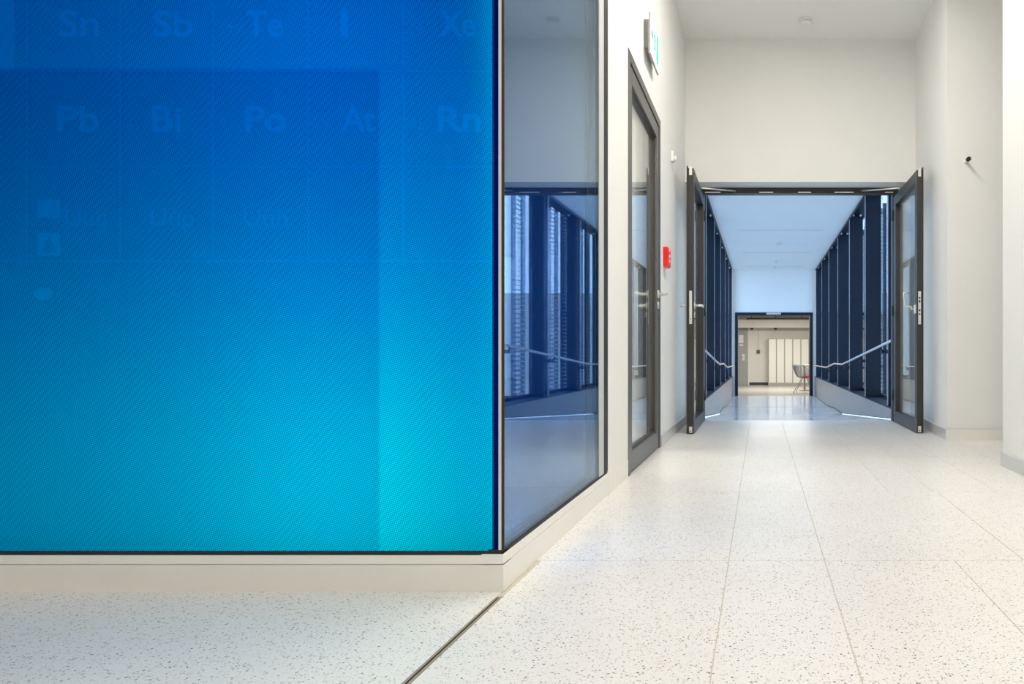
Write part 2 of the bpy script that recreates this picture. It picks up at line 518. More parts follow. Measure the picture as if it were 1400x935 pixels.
def text_loops(body, px0, base_py, cap_px, px1=None, bold=0.0):
    cu = bpy.data.curves.new('symbol', 'FONT')
    cu.body = body
    tmp = bpy.data.objects.new('symbol', cu)
    COL.objects.link(tmp)
    bpy.context.view_layer.update()
    for o in bpy.context.selected_objects: o.select_set(False)
    tmp.select_set(True)
    bpy.context.view_layer.objects.active = tmp
    bpy.ops.object.convert(target='CURVE')
    tmp = bpy.context.view_layer.objects.active
    raw = []
    for sp in tmp.data.splines:
        pts = []
        bp = sp.bezier_points
        n = len(bp)
        for i in range(n):
            p, q = bp[i], bp[(i + 1) % n]
            straight = p.handle_right_type == 'VECTOR' and q.handle_left_type == 'VECTOR'
            pts += [(v.x, v.y) for v in interpolate_bezier(p.co, p.handle_right, q.handle_left, q.co, 2 if straight else 5)][:-1]
        raw.append(pts)
    bpy.data.objects.remove(tmp)
    xs = [p[0] for l in raw for p in l]
    k = cap_px / SF / 0.70
    kx = k if px1 is None else ((px1 - px0) / SF) / (max(xs) - min(xs))
    loops = [[(fx(px0) + (x - min(xs)) * kx, fz(base_py) + y * k) for x, y in l] for l in raw]
    def clean(l):
        out = []
        for p in l:
            if not out or (p[0] - out[-1][0]) ** 2 + (p[1] - out[-1][1]) ** 2 > 1e-8: out.append(p)
        if (out[0][0] - out[-1][0]) ** 2 + (out[0][1] - out[-1][1]) ** 2 < 1e-8: out.pop()
        return out
    loops = [clean(l) for l in loops]
    area2 = lambda l: sum(a[0] * b[1] - b[0] * a[1] for a, b in zip(l, l[1:] + l[:1]))
    sg = 1 if max((area2(l) for l in loops), key=abs) > 0 else -1
    e = bold / SF * sg
    res = []
    for l in loops:                       # embolden: push every outline away from the stroke
        n = len(l); o = []
        for i in range(n):
            (ax, ay), (px_, py_), (bx_, by_) = l[i - 1], l[i], l[(i + 1) % n]
            d1 = Vector((px_ - ax, py_ - ay)).normalized(); d2 = Vector((bx_ - px_, by_ - py_)).normalized()
            n1 = Vector((d1.y, -d1.x)); n2 = Vector((d2.y, -d2.x))
            m_ = n1 + n2
            if m_.length < 0.3: m_ = n1
            m_.normalize()
            c_ = max(0.5, m_.dot(n1))
            o.append((px_ + m_.x * e / c_, py_ + m_.y * e / c_))
        res.append(o)
    return res
texts = []
for row, base, cap, items in (
        (0, 49, 34, (('Sn', 82, 135), ('Sb', 211, 263), ('Te', 337, 386), ('I', 467, 475), ('Xe', 602, 649))),
        (1, 179, 34, (('Pb', 80, 135), ('Bi', 209, 247), ('Po', 337, 390), ('At', 468, 513), ('Rn', 600, 656))),
        (2, 309, 24, (('Uuq', 90, 146), ('Uup', 206, 266), ('Uuh', 334, 394)))):
    for col, (t, a, b) in enumerate(items):
        texts.append((row, col + 1, 'symbol', text_loops(t, a, base, cap, b, 1.3 if row < 2 else 0.8)))
for row, base, items in ((0, 47, (('50', 46), ('51', 174), ('52', 302), ('53', 432), ('54', 562))),
                         (1, 177, (('82', 46), ('83', 174), ('84', 302), ('85', 432), ('86', 562)))):
    for col, (t, a) in enumerate(items):
        texts.append((row, col + 1, 'atomic_number', text_loops(t, a, base, 13)))
tri = [(fx(57), fz(345)), (fx(78), fz(345)), (fx(67.5), fz(324))]
texts.append((2, 1, 'print_patch', [rect_px(51, 83, 273, 298)]))
texts.append((2, 1, 'pictogram', [rect_px(51, 83, 318, 350), tri]))
oval = [(fx(60 + 14 * math.cos(t * math.pi / 10)), fz(402 + 9 * math.sin(t * math.pi / 10))) for t in range(20)]
texts.append((3, 0, 'print_patch', [oval]))
texts.append((0, 0, 'print_patch', [rect_px(-60, 20, -60, 96)]))
cx = [1040 + X0 * SF, 37, 165, 292, 422, 552, 673]
cy = [484 - (ZC - H) * SF, 98, 228, 357, 484 + (H - 0.106) * SF]
HW = 1.7
for r in range(4):
    for c in range(6):
        if r == 3:
            if c: continue
            a, b = cx[0], cx[-1]
        else:
            a, b = cx[c] + (HW if c else 0), cx[c + 1] - (HW if c < 5 else 0)
        t_, b_ = cy[r] + (HW if r else 0), cy[r + 1] - (HW if r < 3 else 0)
        holes = [lp for rr, cc, nm, lps in texts if rr == r and cc == c for lp in lps]
        flat('film_cell', [rect_px(a, b, t_, b_)] + holes, YF, 'film')
for r, c, nm, lps in texts:
    flat(nm, lps, YF - 0.0003, 'film_line' if nm == 'atomic_number' or (nm == 'symbol' and r == 2) else 'film_print')
for px in cx[1:-1]:
    flat('grid_line', [rect_px(px - HW, px + HW, cy[0], 357 - HW)], YF - 0.0003, 'film_line')
for py in cy[1:-1]:
    flat('grid_line', [rect_px(cx[0], cx[-1], py - HW, py + HW)], YF - 0.0006, 'film_line')
sheet('edge_film', fx(673), XE, 0.106, ZC, YF, 'film_dark', w1)
bx(XE, -0.7012, YC + 0.008, YC + 0.03, 0.106, ZC).build('corner_profile', 'steel', w1)
sheet('reflection_sheet', fx(-460), fx(518), 0.106, fz(95), YF + 0.003, 'film_reflection', w1)  # dark rectangular reflection put in as a tinted sheet

# light box behind the film: colour LED lamps in front of a back panel
lb = thing('light_box', (-2.6, 2.1, 0), 'light box glowing behind the blue film', 'light box')
YB = 2.42
bx(X0 - 0.04, -0.96, YB, YB + 0.03, 0.02, ZC - 0.01).build('back_panel', 'backing', lb)
bx(X0 - 0.04, X0, YF + 0.004, YB, 0.02, ZC - 0.01).build('end_panel', 'backing', lb)
bx(X0, -0.76, YF + 0.03, YB, 0.02, 0.04).build('bottom_panel', 'backing', lb)
MB().prism([(-0.735, 1.900), (-0.724, 1.900), (-0.925, 2.45), (-0.94, 2.45)], 'Z', 0.02, ZC - 0.01).build('blue_panel', 'backing', lb)
bx(-1.60, -1.58, YB + 0.03, 3.05, 0.02, ZC - 0.01).build('blue_panel', 'backing', lb)
bx(-1.58, -0.78, 3.03, 3.05, 0.02, ZC - 0.01).build('blue_panel', 'backing', lb)
bx(-1.58, -0.78, 2.45, 3.03, 0.02, 0.05).build('blue_panel', 'backing', lb)
area('glow_lamp', (-0.737, 1.94, 0.75), (-0.2, 1, 0), 0.03, 1.2, SIDE_GLOW, (0.0, 0.40, 1.0), lb)  # added unseen lamp, gives the side glass its blue glow
for z in LED_ROWS:
    v = (z - 0.1) / 1.5
    for x in LED_COLS:
        u = (x + 2.07) / 1.34
        g, b = led_colour(u, v)
        bx(x - 0.15, x + 0.15, YB - 0.02, YB, z - 0.03, z + 0.03).build('led_bar', 'white', lb)
        mxv = max(g, b)
        area('glow_lamp', (x, YB - 0.026, z), (0, -1, 0), 0.50, 0.42, mxv * LIGHTBOX * 1.95, (0, g / mxv, b / mxv), lb)

# ------------------------------------------------------------------ showcase side glass (window_2)
w2 = thing('window_2', (XL, 2.4, 0), 'tall side pane of the showcase mirroring the blue walkway', 'glass wall', kind='structure')
bx(XL - 0.06, XL, YC + 0.0015, YG + 0.0195, 0, 0.072).build('plinth', 'plinth_trim', w2)
bx(XL - 0.06, XL - 0.002, YC + 0.004, YG + 0.0195, 0.0735, 0.100).build('plinth_trim', 'plinth_trim', w2)
bx(XL - 0.045, XL - 0.003, YC + 0.007, YG, 0.100, 0.110).build('gasket', 'dark', w2)
bx(XL - 0.012, XL - 0.006, YC + 0.014, YG - 0.06, 0.110, ZC).build('glass_pane', 'glass_side', w2)
bx(XL - 0.036, XL - 0.030, YC + 0.014, YG - 0.06, 0.110, ZC).build('glass_pane', 'glass_side', w2)
bx(XL - 0.045, XL - 0.002, YG - 0.06, YG + 0.008, 0.110, ZC).build('edge_gasket', 'dark', w2)
bx(XL - 0.006, XL - 0.003, 2.945, YG - 0.065, 0.110, ZC).build('reflection_strip', 'strip', w2)  # pale reflection at the glass end, built as a grey strip
bx(XL - 0.012, XL - 0.002, YC + 0.009, YC + 0.014, 0.110, ZC).build('corner_gasket', 'dark', w2)
bx(XL - 0.16, XL - 0.001, YG + 0.008, YG + 0.02, 0.101, ZC).build('side_trim', 'white', w2)

# ------------------------------------------------------------------ room behind the side door
mb = MB()
mb.box(-3.6, -0.86, 3.06, 3.16, 0, ZC); mb.box(-3.6, -0.86, 6.5, 6.6, 0, ZC)
mb.box(-3.7, -3.6, 3.06, 6.6, 0, ZC)
struct('wall_office', mb, 'wall', 'white walls of the room behind the glazed side door', 'wall')
struct('floor_office', bx(-3.6, XL - 0.16, 3.1, 6.55, -0.1, 0.0), 'floor', 'pale floor of the room behind the glazed side door', 'floor')

# ------------------------------------------------------------------ side door (door_1)
d1 = thing('door_1', (XL, 4.13, 0), 'dark grey framed glass side door below the emergency exit sign', 'door', kind='structure')
DY0, DY1, DT = 3.565, 4.70, 2.24
fr = MB()
fr.box(XL - 0.11, XL + 0.004, DY0, DY0 + 0.045, 0, DT)
fr.box(XL - 0.11, XL + 0.004, DY1 - 0.045, DY1, 0, DT)
fr.box(XL - 0.11, XL + 0.004, DY0 + 0.045, DY1 - 0.045, DT - 0.05, DT)
fr.build('door_frame', 'door_grey', d1)
LX0, LX1 = XL - 0.065, XL - 0.002
lf = MB()
ly0, ly1, lz1 = DY0 + 0.051, DY1 - 0.051, DT - 0.058
lf.box(LX0, LX1, ly0, ly0 + 0.075, 0.008, lz1, bev=0.002)
lf.box(LX0, LX1, ly1 - 0.085, ly1, 0.008, lz1, bev=0.002)
lf.box(LX0, LX1, ly0 + 0.075, ly1 - 0.085, lz1 - 0.085, lz1, bev=0.002)
lf.box(LX0, LX1, ly0 + 0.075, ly1 - 0.085, 0.008, 0.115, bev=0.002)
leaf1 = lf.build('door_leaf', 'door_grey', d1)
bx(XL - 0.056, XL - 0.050, ly0 + 0.07, ly1 - 0.08, 0.11, lz1 - 0.08).build('glass_pane', 'glass', leaf1)
bx(XL - 0.036, XL - 0.030, ly0 + 0.07, ly1 - 0.08, 0.11, lz1 - 0.08).build('glass_pane', 'glass', leaf1)
bd = MB()
for a, b, c, d in ((ly0 + 0.075, ly0 + 0.087, 0.115, lz1 - 0.085), (ly1 - 0.097, ly1 - 0.085, 0.115, lz1 - 0.085),
                   (ly0 + 0.087, ly1 - 0.097, 0.115, 0.127), (ly0 + 0.087, ly1 - 0.097, lz1 - 0.097, lz1 - 0.085)):
    bd.box(XL - 0.030, XL - 0.016, a, b, c, d)
bd.build('glazing_bead', 'anth', leaf1)
def lever(parent, x, y, z, sx, sy, length=0.12, keyhole=True):
    """stainless lever: rosette, neck, grip; sx = outward side, sy = direction the grip points"""
    m = MB()
    m.cyl((x, y, z), (x + sx * 0.009, y, z), 0.027, 24)
    h = m.build('rosette', 'steel', parent)
    m = MB()
    m.tube([(x + sx * 0.008, y, z), (x + sx * 0.045, y, z), (x + sx * 0.058, y + sy * 0.006, z),
            (x + sx * 0.062, y + sy * 0.02, z), (x + sx * 0.062, y + sy * length, z)], 0.010, 12)
    m.build('lever_handle', 'steel', parent)
    if keyhole:
        m = MB()
        m.cyl((x, y, z - 0.075), (x + sx * 0.008, y, z - 0.075), 0.024, 24)
        k = m.build('keyhole_plate', 'steel', parent)
        bx(min(x + sx * 0.0075, x + sx * 0.0095), max(x + sx * 0.0075, x + sx * 0.0095), y - 0.004, y + 0.004, z - 0.09, z - 0.068).build('keyhole', 'dark', k if k.parent.parent is None else parent)
lever(d1, LX1, ly1 - 0.042, 1.045, 1, -1)

# ------------------------------------------------------------------ portal frame (trim_2) and open leaves
pf = thing('trim_2', (0.35, 6.45, 0), 'black steel frame of the open double doors', 'door frame', kind='structure')
bx(-0.60, -0.535, 6.49, 6.58, 0, 2.226).build('jamb', 'anth', pf)
bx(1.255, 1.31, 6.49, 6.58, 0, 2.226).build('jamb', 'anth', pf)
tb = bx(-0.535, 1.255, 6.49, 6.58, 2.168, 2.226).build('head_bar', 'anth', pf)
for a, b in ((964, 985), (1038, 1057), (1091, 1109), (1141, 1167), (1210, 1221)):
    s = F / 6.49
    bx((a - 1040) / s, (b - 1040) / s, 6.486, 6.491, 2.172, 2.182).build('slide_channel', 'steel', tb)

def portal_leaf(name, xi, xo, sgn, y0, y1, label):
    """open leaf; xi = face towards the passage, xo = face towards the wall, free edge at y0"""
    t = thing(name, ((xi + xo) / 2, y1, 0), label, 'door leaf', kind='structure')
    a, b = min(xi, xo), max(xi, xo)
    zt = 2.125
    m = MB()
    m.box(a, b, y0, y0 + 0.075, 0.006, zt, bev=0.0025)
    m.box(a, b, y1 - 0.10, y1, 0.006, zt, bev=0.0025)
    m.box(a, b, y0 + 0.075, y1 - 0.10, zt - 0.09, zt, bev=0.0025)
    m.box(a, b, y0 + 0.075, y1 - 0.10, 0.006, 0.105, bev=0.0025)
    m.build('leaf_frame', 'anth', t)
    c = (a + b) / 2
    gx = xo - sgn * 0.007
    bx(gx - 0.004, gx + 0.004, y0 + 0.07, y1 - 0.095, 0.10, zt - 0.085).build('glass_pane', 'glass', t)
    # rebate lip along the free edge and the top
    lx_ = (min(xo, xo + sgn * 0.008), max(xo, xo + sgn * 0.008))
    MB().box(*lx_, y0 - 0.006, y0 + 0.03, 0.006, zt + 0.018).box(*lx_, y0 + 0.03, y1, zt - 0.03, zt + 0.018).build('rebate_lip', 'anth', t)
    # lock plate on the free edge
    lp = bx(c - 0.011, c + 0.011, y0 - 0.003, y0 + 0.002, 0.88, 1.145).build('lock_plate', 'steel', t)
    if sgn > 0:
        for z0, z1 in ((1.085, 1.10), (1.055, 1.075), (0.985, 1.0), (0.955, 0.968)):
            bx(c - 0.006, c + 0.006, y0 - 0.0045, y0 - 0.0028, z0, z1).build('lock_slot', 'dark', lp)
    else:
        bx(c - 0.003, c + 0.003, y0 - 0.0045, y0 - 0.0028, 0.918, 0.924).build('lock_slot', 'dark', lp)
    # flush bolt plates
    fb = MB().box(c - 0.012, c + 0.012, y0 - 0.0035, y0 + 0.002, 0.012, 0.06)
    fp = fb.build('bolt_plate', 'steel', t)
    MB().cyl((c, y0 - 0.0045, 0.025), (c, y0 - 0.0028, 0.025), 0.005, 12).build('bolt_hole', 'dark', fp)
    bx(c - 0.012, c + 0.012, y0 - 0.004, y0 + 0.004, zt - 0.055, zt + 0.012).build('bolt_plate', 'steel', t)
    # slide arm block on top, stainless
    MB().box(c - 0.012, c + 0.012, y0 + 0.05, y0 + 0.22, zt, zt + 0.020, bev=0.003).build('slide_block', 'steel', t)
    for z in (0.25, 1.05, 1.95):
        MB().cyl((xi - sgn * 0.006, y1 + 0.008, z - 0.05), (xi - sgn * 0.006, y1 + 0.008, z + 0.05), 0.010, 14).build('hinge', 'anth', t)
    return t
ll = portal_leaf('door_2', -0.535, -0.583, -1, 5.45, 6.47, 'open black glass door leaf next to the red alarm box')
rl = portal_leaf('door_3', 1.258, 1.302, 1, 5.50, 6.47, 'open black glass door leaf with steel bow handle')
lever(ll, -0.535, 5.49, 1.03, 1, 1)
lever(ll, -0.583, 5.49, 1.03, -1, 1, keyhole=False)
# bow handle on the other leaf
hx, hy, hz = 1.258, 5.545, 1.005
m = MB(); m.box(hx - 0.012, hx, hy - 0.028, hy + 0.028, hz - 0.035, hz + 0.035, bev=0.003); m.build('rosette', 'steel', rl)
m = MB()
m.tube([(hx, hy, hz), (hx - 0.035, hy, hz), (hx - 0.037, hy, hz + 0.022), (hx - 0.083, hy, hz + 0.022),
        (hx - 0.088, hy, hz + 0.03), (hx - 0.098, hy, hz + 0.125), (hx - 0.097, hy, hz + 0.132), (hx - 0.055, hy, hz + 0.132)], 0.0075, 10)
m.build('bow_handle', 'steel', rl)
# closer arms between the head bar and the leaves
MB().tube([(-0.24, 6.485, 2.19), (-0.535, 6.18, 2.142)], 0.007, 8).build('closer_arm', 'steel', ll)
MB().tube([(0.96, 6.485, 2.19), (1.258, 6.18, 2.142)], 0.007, 8).build('closer_arm', 'steel', rl)

# ------------------------------------------------------------------ glazed footbridge behind the portal
prof = [(6.60, 0.0), (11.1, -0.335), (12.35, -0.338), (13.7, -0.398), (16.95, -0.398)]
def floor_z(y):
    for (a, za), (b, zb) in zip(prof, prof[1:]):
        if y <= b: return za + (zb - za) * (y - a) / (b - a)
    return prof[-1][1]
YE = 16.9
struct('floor_bridge', MB().prism(prof + [(16.95, -0.6), (6.60, -0.6)], 'X', -0.95, 1.60), 'bridge_floor',
       'polished pale floor sloping down through the walkway', 'floor')
cb = struct('ceiling_bridge', bx(-0.705, 1.36, 6.60, YE, 2.74, 2.95), 'ceil', 'smooth pale blue lit ceiling of the walkway', 'ceiling')
for y, a, b in ((11.53, 1009, 1125), (14.1, 1015, 1110), (16.4, 1018, 1100)):
    s = F / y
    bx((a - 1040) / s, (b - 1040) / s, y, y + 0.03, 2.735, 2.742).build('ceiling_slot', 'base', cb)
PITCH = 1.575
FINS = [7.27 + PITCH * k for k in range(7)]
def bridge_side(name, xi, sg, label, cat='window wall'):
    t = thing(name, (xi, 11.7, 0), label, cat, kind='structure')
    xg = xi + sg * 0.21
    X = lambda a, b: (min(a, b), max(a, b))
    tc = bx(*X(xi, xi + sg * 0.26), 6.60, YE, 2.765, 2.95).build('top_channel', 'fin', t)
    bx(*X(xi, xi + sg * 0.012), 6.60, YE, 2.70, 2.765).build('top_flange', 'fin', t)
    lg = bx(*X(xi - sg * 0.028, xi + sg * 0.26), 6.60, YE, 0.045, 0.085).build('ledge', 'fin', t)
    for y in FINS:
        mb = MB().box(*X(xi, xi + sg * 0.20), y, y + 0.06, 0.085, 2.765)
        f = mb.build('fin', 'fin', t)
        bx(*X(xi - sg * 0.004, xi), y, y + 0.055, 0.085, 2.70).build('fin_edge', 'fin_edge', f)
        for xx in (0.05, 0.16):
            MB().lathe([(0.0001, -0.03), (0.010, -0.03), (0.018, -0.02), (0.018, 0.0)], (xi + sg * xx, y - 0.03, 2.765), 'Z', 10).build('bolt', 'bolt', f)
    ys = [6.60] + FINS + [YE]
    for a, b in zip(ys, ys[1:]):
        if b - a < 0.2: continue
        bx(*X(xg, xg + sg * 0.012), a + 0.0, b, 0.085, 2.765).build('pane', 'glass_bridge', t)
        bx(*X(xg - sg * 0.02, xg + sg * 0.03), a + 0.06, b, 0.085, 0.125).build('bottom_rail', 'fin', t)
    # kick panels down to the sloping floor
    cuts = [6.60, 9.0, 11.45, 13.9, YE]
    xk = xi - sg * 0.03
    for a, b in zip(cuts, cuts[1:]):
        pts = [(a + 0.002, floor_z(a))] + [(y, z) for y, z in prof if a < y < b] + [(b - 0.002, floor_z(b)), (b - 0.002, 0.078), (a + 0.002, 0.078)]
        pts = [(y, z + (0.014 if z < 0.07 else 0)) for y, z in pts]
        MB().prism(pts, 'X', *X(xk, xk + sg * 0.02)).build('kick_panel', 'kick', t)
    bx(*X(xg + sg * 0.1, xg + sg * 0.14), 6.60, YE, -0.6, 0.045).build('outer_apron', 'fin', t)
    return t
bridge_side('wall_bridge_left', -0.71, -1, 'navy finned window wall of the walkway behind the lever handle leaf')
bridge_side('wall_bridge_right', 1.36, 1, 'navy finned window wall of the walkway behind the bow handle leaf')
struct('wall_bridge_head', bx(-1.1, 1.75, 6.60, 6.66, 2.95, 3.2), 'wall', 'white strip above the walkway ceiling', 'wall')

for x, sg, lab in ((-0.662, -1, 'thin cool light strip along the kick panel below the shaded handrail'),
                   (1.322, 1, 'thin cool light strip along the long sloping kick panel')):
    pts = [(6.62, 0.001), (11.1, -0.334), (11.1, -0.329), (6.62, 0.005)]
    a = min(x, x - sg * 0.0 + sg * 0.008); b = max(x, x + sg * 0.008)
    s_ = MB().prism(pts, 'X', a, b).build('light_strip', 'led')
    tag(s_, lab, 'light strip', 'light strips at the walkway floor')

def handrail(x, sg, label):
    t = thing('handrail', (x, 11.0, 0), label, 'handrail', 'handrails of the walkway')
    pts = [(6.66, 0.775), (10.75, 0.478), (11.9, 0.474), (13.4, 0.378), (15.9, 0.366), (16.6, 0.366)]
    P = [(x, y, z) for y, z in pts]
    MB().tube(P, 0.014, 12).build('rail', 'rail', t)
    MB().tube([(x, 16.6, 0.366), (x + sg * 0.10, 16.6, 0.366)], 0.014, 10).build('return_end', 'fin', t)
    def rz(y):
        for (a, za), (b, zb) in zip(pts, pts[1:]):
            if a <= y <= b: return za + (zb - za) * (y - a) / (b - a)
        return pts[-1][1]
    for y in FINS:
        if y > 16.5: continue
        z = rz(y)
        MB().box(min(x, x + sg * 0.16), max(x, x + sg * 0.16), y + 0.005, y + 0.055, z - 0.085, z - 0.045).cyl((x, y + 0.03, z - 0.05), (x, y + 0.03, z - 0.015), 0.012, 10).build('bracket', 'fin', t)
    return t
handrail(-0.65, -1, 'steel handrail behind the lever handle door leaf')
handrail(1.285, 1, 'steel handrail running down behind the bow handle door leaf')

# end wall of the walkway with its doorway
mb = MB()
mb.box(-1.1, -0.634, YE, YE + 0.18, -0.6, 2.95)
mb.box(1.286, 1.75, YE, YE + 0.18, -0.6, 2.95)
mb.box(-0.634, 1.286, YE, YE + 0.18, 1.67, 2.95)
struct('wall_bridge_end', mb, 'wall', 'bluish white end wall of the walkway above the far doorway', 'wall')
ef = thing('trim_3', (0.33, YE, -0.398), 'navy frame of the far doorway at the walkway end', 'door frame', kind='structure')
bx(-0.634, -0.565, YE - 0.02, YE + 0.2, -0.398, 1.67).build('jamb', 'fin', ef)
bx(1.217, 1.286, YE - 0.02, YE + 0.2, -0.398, 1.67).build('jamb', 'fin', ef)
bx(-0.565, 1.217, YE - 0.02, YE + 0.2, 1.60, 1.67).build('head_bar', 'fin', ef)
bx(0.14, 0.50, YE - 0.06, YE - 0.02, 1.615, 1.66).build('door_closer', 'bolt', ef)

# ------------------------------------------------------------------ lounge beyond
ZL = -0.398
struct('floor_lounge', bx(-4.0, 5.0, 16.95, 23.2, -0.6, ZL), 'lounge_floor', 'beige tiled floor of the locker room', 'floor')
struct('ceiling_lounge', bx(-4.0, 5.0, 17.08, 23.2, 1.98, 2.15), 'lounge_wall', 'pale ceiling of the locker room', 'ceiling')
struct('wall_lounge_back', bx(-4.0, 5.0, 22.95, 23.2, -0.6, 2.0), 'lounge_wall', 'cream back wall behind the lockers', 'wall')
mb = MB(); mb.box(-4.2, -4.0, 17.0, 23.2, -0.6, 2.1)
struct('wall_lounge_left', mb, 'lounge_wall', 'cream side wall of the locker room by the grey door', 'wall')
struct('wall_lounge_right', bx(5.0, 5.2, 17.0, 23.2, -0.6, 2.1), 'lounge_wall', 'cream side wall of the locker room by the chairs', 'wall')
mb = MB(); mb.box(-4.0, -1.1, 16.95, 17.08, -0.6, 2.15); mb.box(1.75, 5.0, 16.95, 17.08, -0.6, 2.15)
struct('wall_lounge_front', mb, 'lounge_wall', 'inner side of the wall around the far doorway', 'wall')
struct('beam_lounge', bx(-4.0, 5.0, 22.45, 22.95, 1.51, 1.77), 'lounge_wall', 'cream ceiling beam above the lockers', 'beam')
struct('baseboard_lounge', bx(-0.40, 0.25, 22.93, 22.95, ZL, ZL + 0.09), 'dim', 'dark skirting between grey door and lockers', 'skirting')
LS = F / 22.95
def lx(px): return (px - 1040) / LS
def lz(py): return H + (484 - py) / LS
# grey door
d4 = thing('door_4', (lx(1000), 22.95, ZL), 'grey door with paper notices in the locker room', 'door', kind='structure')
bx(lx(975), lx(1022.5), 22.90, 22.95, ZL + 0.005, 1.50).build('door_panel', 'grey_door', d4)
bx(lx(1022.5), lx(1024.5), 22.88, 22.95, ZL, 1.52).build('door_frame', 'lounge_wall', d4)
bx(lx(1010), lx(1016.5), 22.895, 22.90, lz(469), lz(458)).build('paper_notice', 'paper', d4)
bx(lx(1011), lx(1016), 22.895, 22.90, lz(473), lz(470.5)).build('paper_notice', 'paper', d4)
bx(lx(1014.5), lx(1018), 22.885, 22.90, lz(493), lz(484)).build('handle_plate', 'steel', d4)
MB().tube([(lx(1016.5), 22.885, lz(488)), (lx(1016.5), 22.84, lz(488)), (lx(1014), 22.84, lz(488))], 0.012, 8).build('lever_handle', 'steel', d4)
bx(lx(1008), lx(1009.4), 22.89, 22.90, lz(489), lz(479)).build('yellow_tag', 'yellow', d4)
# dark wall box with cable
wb = thing('wall_box', (lx(1036.7), 22.95, lz(483)), 'small dark control box on the cream wall beside the grey door', 'control box')
bx(lx(1034.5), lx(1039), 22.90, 22.95, lz(483), lz(478.5), bev=0.004).build('housing', 'dim', wb)
bx(lx(1035.3), lx(1038.2), 22.895, 22.90, lz(482.2), lz(479.3)).build('cover', 'door_grey', wb)
MB().cyl((lx(1036.8), 22.94, lz(478.5)), (lx(1036.8), 22.94, 1.51), 0.008, 8).build('cable', 'base', wb)
# ceiling pipe
pp = thing('ceiling_pipe', (0.3, 22.40, 1.72), 'dark thin pipe running along the cream beam', 'pipe')
MB().cyl((lx(1021), 22.38, 1.80), (2.2, 22.38, 1.80), 0.022, 10).build('pipe', 'dim', pp)
for px in (1028, 1060, 1095):
    MB().cyl((lx(px), 22.38, 1.80), (lx(px), 22.38, 1.98), 0.010, 8).build('hanger', 'dim', pp)
for px, lab in ((1028, 'small dark detector under the beam near the grey door'), (1060, 'small dark detector under the beam above the lockers')):
    dt = MB().lathe([(0.05, 0.0), (0.05, -0.03), (0.03, -0.06), (0.001, -0.06)], (lx(px), 22.7, 1.51), 'Z', 14).build('beam_detector', 'dim')
    tag(dt, lab, 'detector', 'detectors under the beam')
# lockers
lk = thing('locker_cabinet', (lx(1078), 22.6, ZL), 'long cabinet of tall cream lockers against the back wall', 'lockers')
LY = 22.55
LS2 = F / LY
lx2 = lambda px: (px - 1040) / LS2
lz2 = lambda py: H + (484 - py) / LS2
xa = lx2(1050.5)
bx(xa, xa + 0.2685 * 8 + 0.03, LY, 22.948, ZL, lz2(462.3)).build('cabinet_body', 'lock_body', lk)
bx(xa - 0.005, xa + 0.2685 * 8 + 0.035, LY - 0.012, LY, ZL, ZL + 0.10).build('plinth', 'lock_body', lk)
for i in range(8):
    x = xa + 0.018 + i * 0.2685
    dd = bx(x, x + 0.232, LY - 0.02, LY, lz2(523.3), lz2(463.6), bev=0.003).build('locker_door', 'lock_white', lk)
    bx(x + 0.205, x + 0.215, LY - 0.03, LY - 0.02, lz2(497), lz2(492)).build('locker_handle', 'lock_white', dd)

# wire chair
def wire_chair(loc, rz, label):
    t = thing('wire_chair', loc, label, 'chair')
    R = Matrix.Rotation(rz, 3, 'Z')
    W = lambda p: Vector(loc) + R @ Vector(p)
    def surf(u, v):
        # u along the profile from front lip to top of the back, v across
        pr = [(0.26, 0.43), (0.16, 0.415), (0.02, 0.40), (-0.12, 0.40), (-0.20, 0.43), (-0.25, 0.52), (-0.29, 0.64), (-0.32, 0.745)]
        k = u * (len(pr) - 1); i = min(int(k), len(pr) - 2); f = k - i
        x = pr[i][0] * (1 - f) + pr[i + 1][0] * f
        z = pr[i][1] * (1 - f) + pr[i + 1][1] * f
        w = 0.27 + 0.02 * math.sin(u * math.pi)
        rim_z = 0.52 + 0.215 * min(1, u / 0.35) ** 0.7
        lift = (abs(v) ** 2.6) * max(0, rim_z - z)
        return W((x + (abs(v) ** 3) * 0.08 * max(0, u - 0.6), v * w, z + lift))
    m = MB()
    for i in range(25):
        m.tube([surf(i / 24, -1 + 2 * k / 16) for k in range(17)], 0.0042, 4)
    for k in range(25):
        m.tube([surf(i / 16, -1 + 2 * k / 24) for i in range(17)], 0.0050, 4)
    m.build('wire_shell', 'wire', t)
    rim = [surf(i / 16, -1) for i in range(17)] + [surf(1, -1 + 2 * k / 10) for k in range(1, 10)] + [surf(i / 16, 1) for i in range(16, -1, -1)]
    MB().tube(rim, 0.007, 6).build('rim', 'wire', t)
    c = MB()
    ring = [(0.17 * math.cos(a), 0.17 * math.sin(a)) for a in [2 * math.pi * i / 20 for i in range(20)]]
    A = [c.bm.verts.new(W((0.09 + x, y, 0.415))) for x, y in ring]
    B2 = [c.bm.verts.new(W((0.09 + x * 0.97, y * 0.97, 0.445))) for x, y in ring]
    for i in range(20):
        c.bm.faces.new((A[i], A[(i + 1) % 20], B2[(i + 1) % 20], B2[i]))
    c.bm.faces.new(A); c.bm.faces.new(B2)
    c.build('seat_cushion', 'cushion', t)
    for sx, sy in ((1, 1), (1, -1), (-1, 1), (-1, -1)):
        MB().tube([W((0.06 * sx, 0.10 * sy, 0.405)), W((0.27 * sx, 0.24 * sy, 0.0))], 0.010, 8).build('leg', 'wire', t)
    MB().tube([W((0.06, 0.10, 0.40)), W((0.06, -0.10, 0.40)), W((-0.06, -0.10, 0.40)), W((-0.06, 0.10, 0.40)), W((0.06, 0.10, 0.40))], 0.007, 6).build('seat_bracket', 'wire', t)
    return t
wire_chair((1.18, 18.35, ZL), math.radians(-12), 'grey wire basket chair with red seat pad in the locker room')
